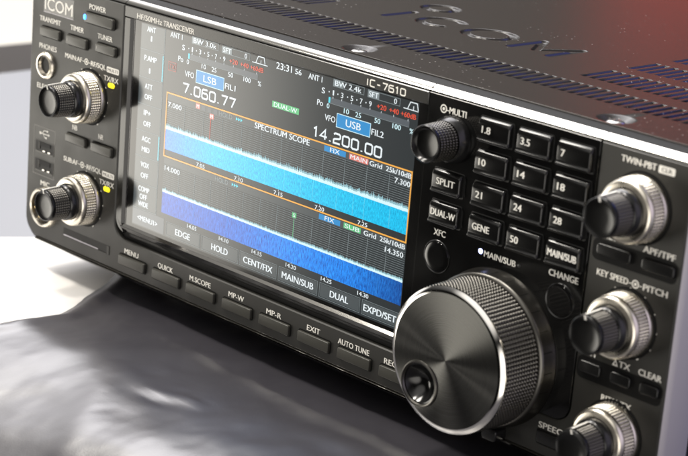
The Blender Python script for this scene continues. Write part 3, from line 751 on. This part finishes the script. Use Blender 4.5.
for z0, z1 in ((15.9, 20.6), (7.5, 12.6)):
    b = B(); x0, x1 = -66.3, -53.2
    rect(b, x0, x1, z0, z1, -.08, 'hole_black')
    # steel shell lip, tongue and spring contacts
    frame(b, x0, x1, z0, z1, .28, -.14, 'matte_panel')
    b.box(x0+.4, x1-.4, -.22, 0, z0-.55, z0-.15, 'rubber_button')
    b.box(x0+2.6, x1-2.4, -.3, -.1, z0+2.6, z1-.5, 'slot_black')
    for q in (.50, .78): b.box(x0+13*q-.8, x0+13*q+.7, -.5, -.12, z0+.4, z0+.85, 'screw_steel')
    b.box(x0+2.9, x0+3.2, -.4, -.1, z0+1.2, z1-.6, 'rubber_button')
    b.link('usb_port', R, ((x0+x1)/2, 0, (z0+z1)/2))
b = B(); x0, x1, z0, z1 = -44.4, -14.2, -16.9, -13.5
rect(b, x0, x1, z0, z1, -.08, 'hole_black'); b.box(x0-.2, x1+.2, -.3, 0, z0-.55, z0-.05, 'matte_panel'); b.box(x1-.1, x1+1.4, -.25, 0, z0-.5, z1, 'matte_panel')
b.box(x0+.3, x1-6, -.18, -.09, z0+.05, z0+.5, 'side_alloy')
b.link('card_slot', R, ((x0+x1)/2, 0, -15.2))

# ---- concentric knobs
def dual(c, h=21.5):
    o = (c[0], 0, c[1]); b = B()
    b.lathe(c, [(-.25, 10.9), (-.6, 11.0), (-1.6, 11.0), (-2.2, 10.6)], 'knob_chrome', 72, cap1=False)
    b.lathe(c, [(-.3, 11.2), (-.1, 11.6), (-.05, 12.0)], 'well_dark', 48, cap1=False)
    b.knurl(c, -2.2, -6.9, 10.4, 10.2, 58, 5, .5, 'knob_chrome', 6)
    b.lathe(c, [(-6.9, 10.45), (-7.3, 10.5), (-8.2, 10.35), (-8.9, 9.9), (-9.2, 9.2), (-9.25, 7.9), (-8.4, 7.6)], 'knob_chrome', 72, cap1=False)
    outer = b.link('dual_knob', R, o, angle=60)
    b = B()
    b.lathe(c, [(-8, 7.7), (-10.2, 7.75), (-11.5, 7.6), (-12.3, 7.15), (-12.6, 6.75)], 'black_plastic', 64, cap1=False)
    b.knurl(c, -12.6, -h+1.6, 6.5, 6.25, 38, 7, .45, 'knurl_black', 6)
    b.lathe(c, [(-h+1.6, 6.45), (-h+.7, 6.5), (-h+.15, 6.35), (-h, 6.05), (-h+.2, 5.75), (-h+.55, 4.5), (-h+.7, 2.5), (-h+.75, .01)], 'knob_face', 64)
    # pointer line
    a = math.radians(96)
    for y0, y1, rr, rr1 in ((-h+.3, -13.0, 6.98, 7.3),):
        ca, sa = math.cos(a), math.sin(a); w = .42
        b.add([(c[0]+rr*ca-w*sa, y0, c[1]+rr*sa+w*ca), (c[0]+rr*ca+w*sa, y0, c[1]+rr*sa-w*ca), (c[0]+rr1*ca+w*sa, y1, c[1]+rr1*sa-w*ca), (c[0]+rr1*ca-w*sa, y1, c[1]+rr1*sa+w*ca)], [(0, 1, 2, 3)], 'print_white')
        b.add([(c[0]+6.6*ca-w*sa, -h-.12, c[1]+6.6*sa+w*ca), (c[0]+6.6*ca+w*sa, -h-.12, c[1]+6.6*sa-w*ca), (c[0]+5.0*ca+w*sa, -h+.25, c[1]+5.0*sa-w*ca), (c[0]+5.0*ca-w*sa, -h+.25, c[1]+5.0*sa+w*ca)], [(0, 1, 2, 3)], 'print_white')
    inner = b.link('inner_knob', outer, o, angle=60)
    return outer, inner
proto = dual(KL[0])
for c in KL[1:]+KR:
    a = proto[0].copy(); COL.objects.link(a); a.location = (c[0]*S-R.location.x, -R.location.y, c[1]*S-R.location.z)
    d = proto[1].copy(); COL.objects.link(d); d.parent = a
# single knob
c = (169.8, 75.3); b = B(); h = 14.1
b.lathe(c, [(-.1, 8.4), (-1.0, 8.35), (-2.4, 8.0), (-3.6, 7.3), (-4.2, 6.9)], 'black_plastic', 72, cap1=False)
b.knurl(c, -4.2, -h+1.3, 6.6, 6.25, 44, 6, .4, 'knurl_black', 6)
b.lathe(c, [(-h+1.3, 6.5), (-h+.5, 6.6), (-h+.05, 6.45), (-h-.1, 6.15), (-h+.2, 5.75), (-h+1.2, 5.4), (-h+1.6, 4.5), (-h+1.7, .01)], 'knob_face', 72)
b.link('multi_knob', R, (c[0], 0, c[1]), 'black ribbed knob beneath the caption MULTI', angle=60)

# ---- main tuning dial
c = (197.0, 8.15); h = 24.3
b = B()
b.lathe(c, [(0, 27.9), (-.9, 27.8), (-1.5, 27.4), (-5.6, 27.2), (-6.3, 26.9), (-6.7, 26.1), (-6.8, 25.6)], 'knurl_black', 128, cap1=False)
for k in range(24):
    a = 2*PI*k/24; ca, sa = math.cos(a), math.sin(a); w = .13
    b.add([(c[0]+r_*ca+q*w*sa, yy, c[1]+r_*sa-q*w*ca) for (r_, yy) in ((27.5, -1.6), (27.32, -5.7)) for q in (-1, 1)], [(0, 1, 3, 2)], 'hole_black')
dial = b.link('tuning_dial', R, (c[0], 0, c[1]), 'large tuning dial with brushed face and knurled rim', angle=50)
b = B(); b.knurl(c, -6.8, -h+1.9, 25.5, 25.0, 110, 12, .8, 'knurl_black', 6); b.link('knurled_rim', dial, (c[0], 0, c[1]), angle=60)
b = B(); b.lathe(c, [(-h+1.9, 25.4), (-h+1.5, 25.45), (-h+1.1, 25.35), (-h+.3, 24.3), (-h+.08, 23.7), (-h, 23.3)], 'bright_chrome', 160, cap1=False); b.link('chrome_edge', dial, (c[0], 0, c[1]))
# face with a hole for the finger dimple
fd = (c[0]-.0, c[1]-.0)
DC = (c[0]-10.4, c[1]-11.5); DR = 8.2
b = B(); n = 128
outer = [(c[0]+23.28*math.cos(2*PI*i/n), c[1]+23.28*math.sin(2*PI*i/n)) for i in range(n)]
def edge_pt(ang):
    dx, dz = math.cos(ang), math.sin(ang); ex, ez = DC[0]-c[0], DC[1]-c[1]
    bq = ex*dx+ez*dz; cq = ex*ex+ez*ez-23.3**2; t_ = -bq+math.sqrt(bq*bq-cq); return (DC[0]+dx*t_, DC[1]+dz*t_)
rg = []
for k in range(5):
    rg.append([((DC[0]+DR*math.cos(2*PI*i/n))*(1-k/4)+edge_pt(2*PI*i/n)[0]*k/4, -h, (DC[1]+DR*math.sin(2*PI*i/n))*(1-k/4)+edge_pt(2*PI*i/n)[1]*k/4) for i in range(n)])
b.rings(rg, 'brushed_disc', False, False, False); b.link('brushed_face', dial, (c[0], -h, c[1]))
b = B()
b.lathe(DC, [(-h+.1, 8.35), (-h-.4, 8.2), (-h-.6, 7.8), (-h-.5, 7.4), (-h+.1, 7.1)], 'knurl_black', 64, cap1=False)
b.lathe(DC, [(-h+.1, 7.1), (-h+.2, 6.6), (-h+.9, 6.1), (-h+2.2, 5.0), (-h+3.4, 3.6), (-h+4.1, 2.0), (-h+4.35, .8), (-h+4.4, .01)], 'gloss_key', 64)
b.link('finger_dimple', dial, (DC[0], -h, DC[1]), 'dished black finger rest set in the dial face')
# brake lever peeping out under the dial
b = B(); plate(b, rrect(203.5, -20.5, 6.5, 4.5, 1.2, 4), -5.5, .5, .5, 'black_plastic', True, 3); b.link('brake_lever', R, (203.5, 0, -20.5), 'small black lever under the tuning dial')

# ================================================================== SURROUNDINGS
ZTAB = -38.
def slabtop(name, x0, x1, y0, y1, zt, th, mat, label):
    root = empty(name, label, 'table', ((x0+x1)/2, (y0+y1)/2, -740))
    b = B()
    pr = [(y0+6, zt-th), (y0+1, zt-th+1), (y0, zt-th+5), (y0, zt-6), (y0+1.5, zt-2), (y0+5, zt), (y1, zt), (y1, zt-th)]
    n = len(pr); vs = [(x, y, z) for x in (x0, x1) for y, z in pr]
    b.add(vs, [(i, (i+1) % n, n+(i+1) % n, n+i) for i in range(n)]+[tuple(range(n)), tuple(range(n, 2*n))], mat)
    b.link('tabletop', root)
    for lx in (x0+60, x1-60):
        for ly in (y0+60, y1-60):
            b = B(); rg = [[(lx+20*math.cos(2*PI*i/20), ly+20*math.sin(2*PI*i/20), z) for i in range(20)] for z in (-740, zt-th)]; b.rings(rg, 'leg_steel', True, True, True); b.link('leg', root)
slabtop('table', -392, 1250, -60, 820, ZTAB, 28, 'table_laminate', 'pale grey table carrying the radio, the sheet and the paper')
slabtop('side_table', -1900, -462, 40, 1500, ZTAB, 28, 'table_cream', 'out of focus cream topped table beyond the dark gap at left')
b = B(); rect(b, -6000, 6000, 0, 1, 0, 'floor_dark'); b.v = [(-3500, -700, -740), (2500, -700, -740), (2500, 3500, -740), (-3500, 3500, -740)]
fl = b.link('floor'); tag(fl, 'dark floor under the tables', None, 'structure')
# white paper
b = B(); u = Vector((.49, .87)); v = Vector((.87, -.49)); p0 = Vector((-106, 11))-u*150
nx_, ny_ = 40, 50; vs = []
for j in range(ny_+1):
    for i in range(nx_+1):
        q = p0+v*(i*190/nx_)+u*(j*240/ny_)
        q.x = q.x
        edge = min(i, 3)/3
        vs.append((q.x, max(q.y, -57), -37.6+.5*math.sin(q.x*.05+1)*math.cos(q.y*.04)*.5+.8*(1-edge)))
b.add(vs, [(j*(nx_+1)+i, j*(nx_+1)+i+1, (j+1)*(nx_+1)+i+1, (j+1)*(nx_+1)+i) for j in range(ny_) for i in range(nx_)], 'paper', True)
pp = b.link('paper_sheet'); tag(pp, 'white paper sheet lying on the table left of the radio', 'paper')
# black vinyl sheet with a rolled left edge, creases and a drape over the table's front
def edge_x(y):
    pts = [(-250, -150), (-100, -38), (-54, -14), (-27, -11), (7, -27), (34, -46), (80, -60), (300, -80)]
    for (a, xa), (c_, xc) in zip(pts, pts[1:]):
        if a <= y <= c_:
            t_ = (y-a)/(c_-a); return xa+(xc-xa)*t_
    return pts[0][1] if y < pts[0][0] else pts[-1][1]
def crease(x, y, x0, y0, ang, L, w, hgt_):
    ca, sa = math.cos(ang), math.sin(ang); u_ = (x-x0)*ca+(y-y0)*sa; v_ = -(x-x0)*sa+(y-y0)*ca
    return hgt_*math.exp(-(u_/L)**2)*math.exp(-(v_/w)**2)
def zsheet(x, y):
    z = 1.0+.5*math.sin(x*.021+.6)*math.sin(y*.03+1)+.35*math.sin(x*.05+y*.04)
    z += 1.3*mnoise.noise(Vector((x*.022, y*.03, 3)))+.45*mnoise.noise(Vector((x*.07, y*.09, 1)))+.16*mnoise.noise(Vector((x*.2, y*.22, 5)))
    z += crease(x, y, 84, -50, math.radians(4), 9, 2.4, 1.0) - crease(x, y, 86, -54, math.radians(10), 9, 2.6, .8) + crease(x, y, 94, -46, math.radians(-4), 8, 1.7, 1.0)
    z += crease(x, y, 70, -70, math.radians(-60), 30, 7, 1.2) + crease(x, y, 120, -80, math.radians(20), 60, 16, 1.6)
    z += crease(x, y, 150, -30, math.radians(12), 50, 9, .8) + crease(x, y, 40, -40, math.radians(50), 40, 10, 1.0)
    return z
b = B(); nu, nv = 260, 170
vs = []; RB, YB = 100., -44.
for j in range(nv+1):
    yf = -250+450*j/nv                     # unrolled distance; the sheet rolls loosely over the table's front below YB
    for i in range(nu+1):
        f = (i/nu)**1.35
        ex = edge_x(yf); x = ex+(430-ex)*f
        if yf >= YB: y, z, ny_, nz_ = yf, 0, 0, 1
        else:
            th = min((YB-yf)/RB, PI/2); rest = max(0, (YB-yf)-RB*PI/2)
            y = YB-RB*math.sin(th); z = -RB*(1-math.cos(th))-rest; ny_, nz_ = -math.sin(th), math.cos(th)
        dx = x-ex
        roll = (-1.6*(1-dx/9)**2 if dx < 9 else 0)+1.3*math.exp(-((dx-8)/(4 if dx < 8 else 5))**2)
        hh = zsheet(x, yf)+roll
        vs.append((x, y+ny_*hh, ZTAB+1.3+z+nz_*hh))
b.add(vs, [(j*(nu+1)+i, j*(nu+1)+i+1, (j+1)*(nu+1)+i+1, (j+1)*(nu+1)+i) for j in range(nv) for i in range(nu)], 'black_vinyl', True)
sh_ = b.link('vinyl_sheet', angle=180); tag(sh_, 'creased glossy black vinyl sheet spread under the radio', 'sheet')

# settle parents: children were placed in world terms, root sits at the base
for o in list(R.children):
    pass

# ================================================================== LIGHT
w = bpy.data.worlds.new('World'); scene.world = w; w.use_nodes = True
t = w.node_tree; bg = t.nodes['Background']; tc = t.nodes.new('ShaderNodeTexCoord')
def direction(az, el):
    a, e = math.radians(az), math.radians(el); return (math.sin(a)*math.cos(e), math.cos(a)*math.cos(e), math.sin(e))
acc = None
def blob(az, el, inner, outer, col, st):
    global acc
    d = t.nodes.new('ShaderNodeVectorMath'); d.operation = 'DOT_PRODUCT'; d.inputs[1].default_value = direction(az, el)
    t.links.new(tc.outputs['Generated'], d.inputs[0])
    mr = t.nodes.new('ShaderNodeMapRange'); mr.interpolation_type = 'SMOOTHSTEP'
    mr.inputs[1].default_value = math.cos(math.radians(outer)); mr.inputs[2].default_value = math.cos(math.radians(inner))
    t.links.new(d.outputs['Value'], mr.inputs[0])
    sc_ = t.nodes.new('ShaderNodeVectorMath'); sc_.operation = 'SCALE'; sc_.inputs[0].default_value = [c*st for c in col]
    t.links.new(mr.outputs[0], sc_.inputs['Scale'])
    if acc is None: acc = sc_.outputs[0]
    else:
        a = t.nodes.new('ShaderNodeVectorMath'); a.operation = 'ADD'; t.links.new(acc, a.inputs[0]); t.links.new(sc_.outputs[0], a.inputs[1]); acc = a.outputs[0]
blob(0, 0, 181, 182, (1, .97, .92), .07)              # room ambience
blob(-60, 80, 10, 75, (1, .98, .95), .40)             # ceiling
blob(-118, -13, 10.5, 17.5, (1, .95, .85), 7.0)            # bright wall and table to the front left
blob(-66, 32, 12, 24, (1, .98, 1.0), 2.2)
blob(-58, 55, 11, 24, (1, .98, 1.0), 8.5)
blob(-88, 10, 8, 20, (1, .98, .94), 2.0)             # added low glow at left, lights the paper under the radio
blob(-45, 9, 4, 15, (1, .80, .58), .10)              # brownish reflection in the cover
blob(-34.5, 5, 1.2, 3.8, (1, .05, .03), 1.9)                 # red thing behind
blob(18, 36, 8, 22, (.08, .15, 1), 1.8)               # blue light to the right
blob(85, 15, 20, 45, (.88, .8, 1), .9)
blob(-172, 38, 12, 34, (1, .96, .90), 1.2)  # added front fill, brightens the white captions
blob(146, -14, 10, 30, (1, .95, .88), 2.6)          # pale clothing and wall behind the camera
t.links.new(acc, bg.inputs['Color']); bg.inputs['Strength'].default_value = 1

def area(name, loc, target, size, size_y, power, col):
    l = bpy.data.lights.new(name, 'AREA'); l.shape = 'RECTANGLE'; l.size = size; l.size_y = size_y; l.energy = power; l.color = col
    o = bpy.data.objects.new(name, l); COL.objects.link(o); o.location = loc
    o.rotation_euler = (Vector(target)-Vector(loc)).to_track_quat('-Z', 'Y').to_euler(); return o
area('ceiling_lamp', (-.58, -.28, 1.06), (.1, 0, .04), .27, .34, 12, (1, .95, .87))
area('ceiling_lamp', (-.06, -.39, 1.22), (.15, 0, .03), .13, .13, 9, (1, .94, .86))

# ================================================================== CAMERA
cam = bpy.data.cameras.new('camera'); co = bpy.data.objects.new('camera', cam); COL.objects.link(co); scene.camera = co
p = [5.86622231e+02, -4.82733530e+02, 2.30166002e+02]
fw = Vector((-0.66469181, 0.69051202, -0.28526821)); rt = Vector((0.70178498, 0.70803426, 0.07864683)); up = Vector((-0.25628625, 0.14792104, 0.95521554))
M = Matrix(((rt.x, up.x, -fw.x, p[0]*S), (rt.y, up.y, -fw.y, p[1]*S), (rt.z, up.z, -fw.z, p[2]*S), (0, 0, 0, 1)))
co.matrix_world = M
cam.sensor_width = 36; cam.lens = 1916.70347/688*36; cam.clip_start = .02; cam.clip_end = 40
cam.dof.use_dof = True; cam.dof.focus_distance = .715; cam.dof.aperture_fstop = 20

for o in bpy.data.objects:
    if '_w' in o: del o['_w']
scene.view_settings.view_transform = 'Standard'; scene.view_settings.look = 'None'; scene.view_settings.exposure = 0; scene.view_settings.gamma = 1
scene.render.resolution_x = 1024; scene.render.resolution_y = 679
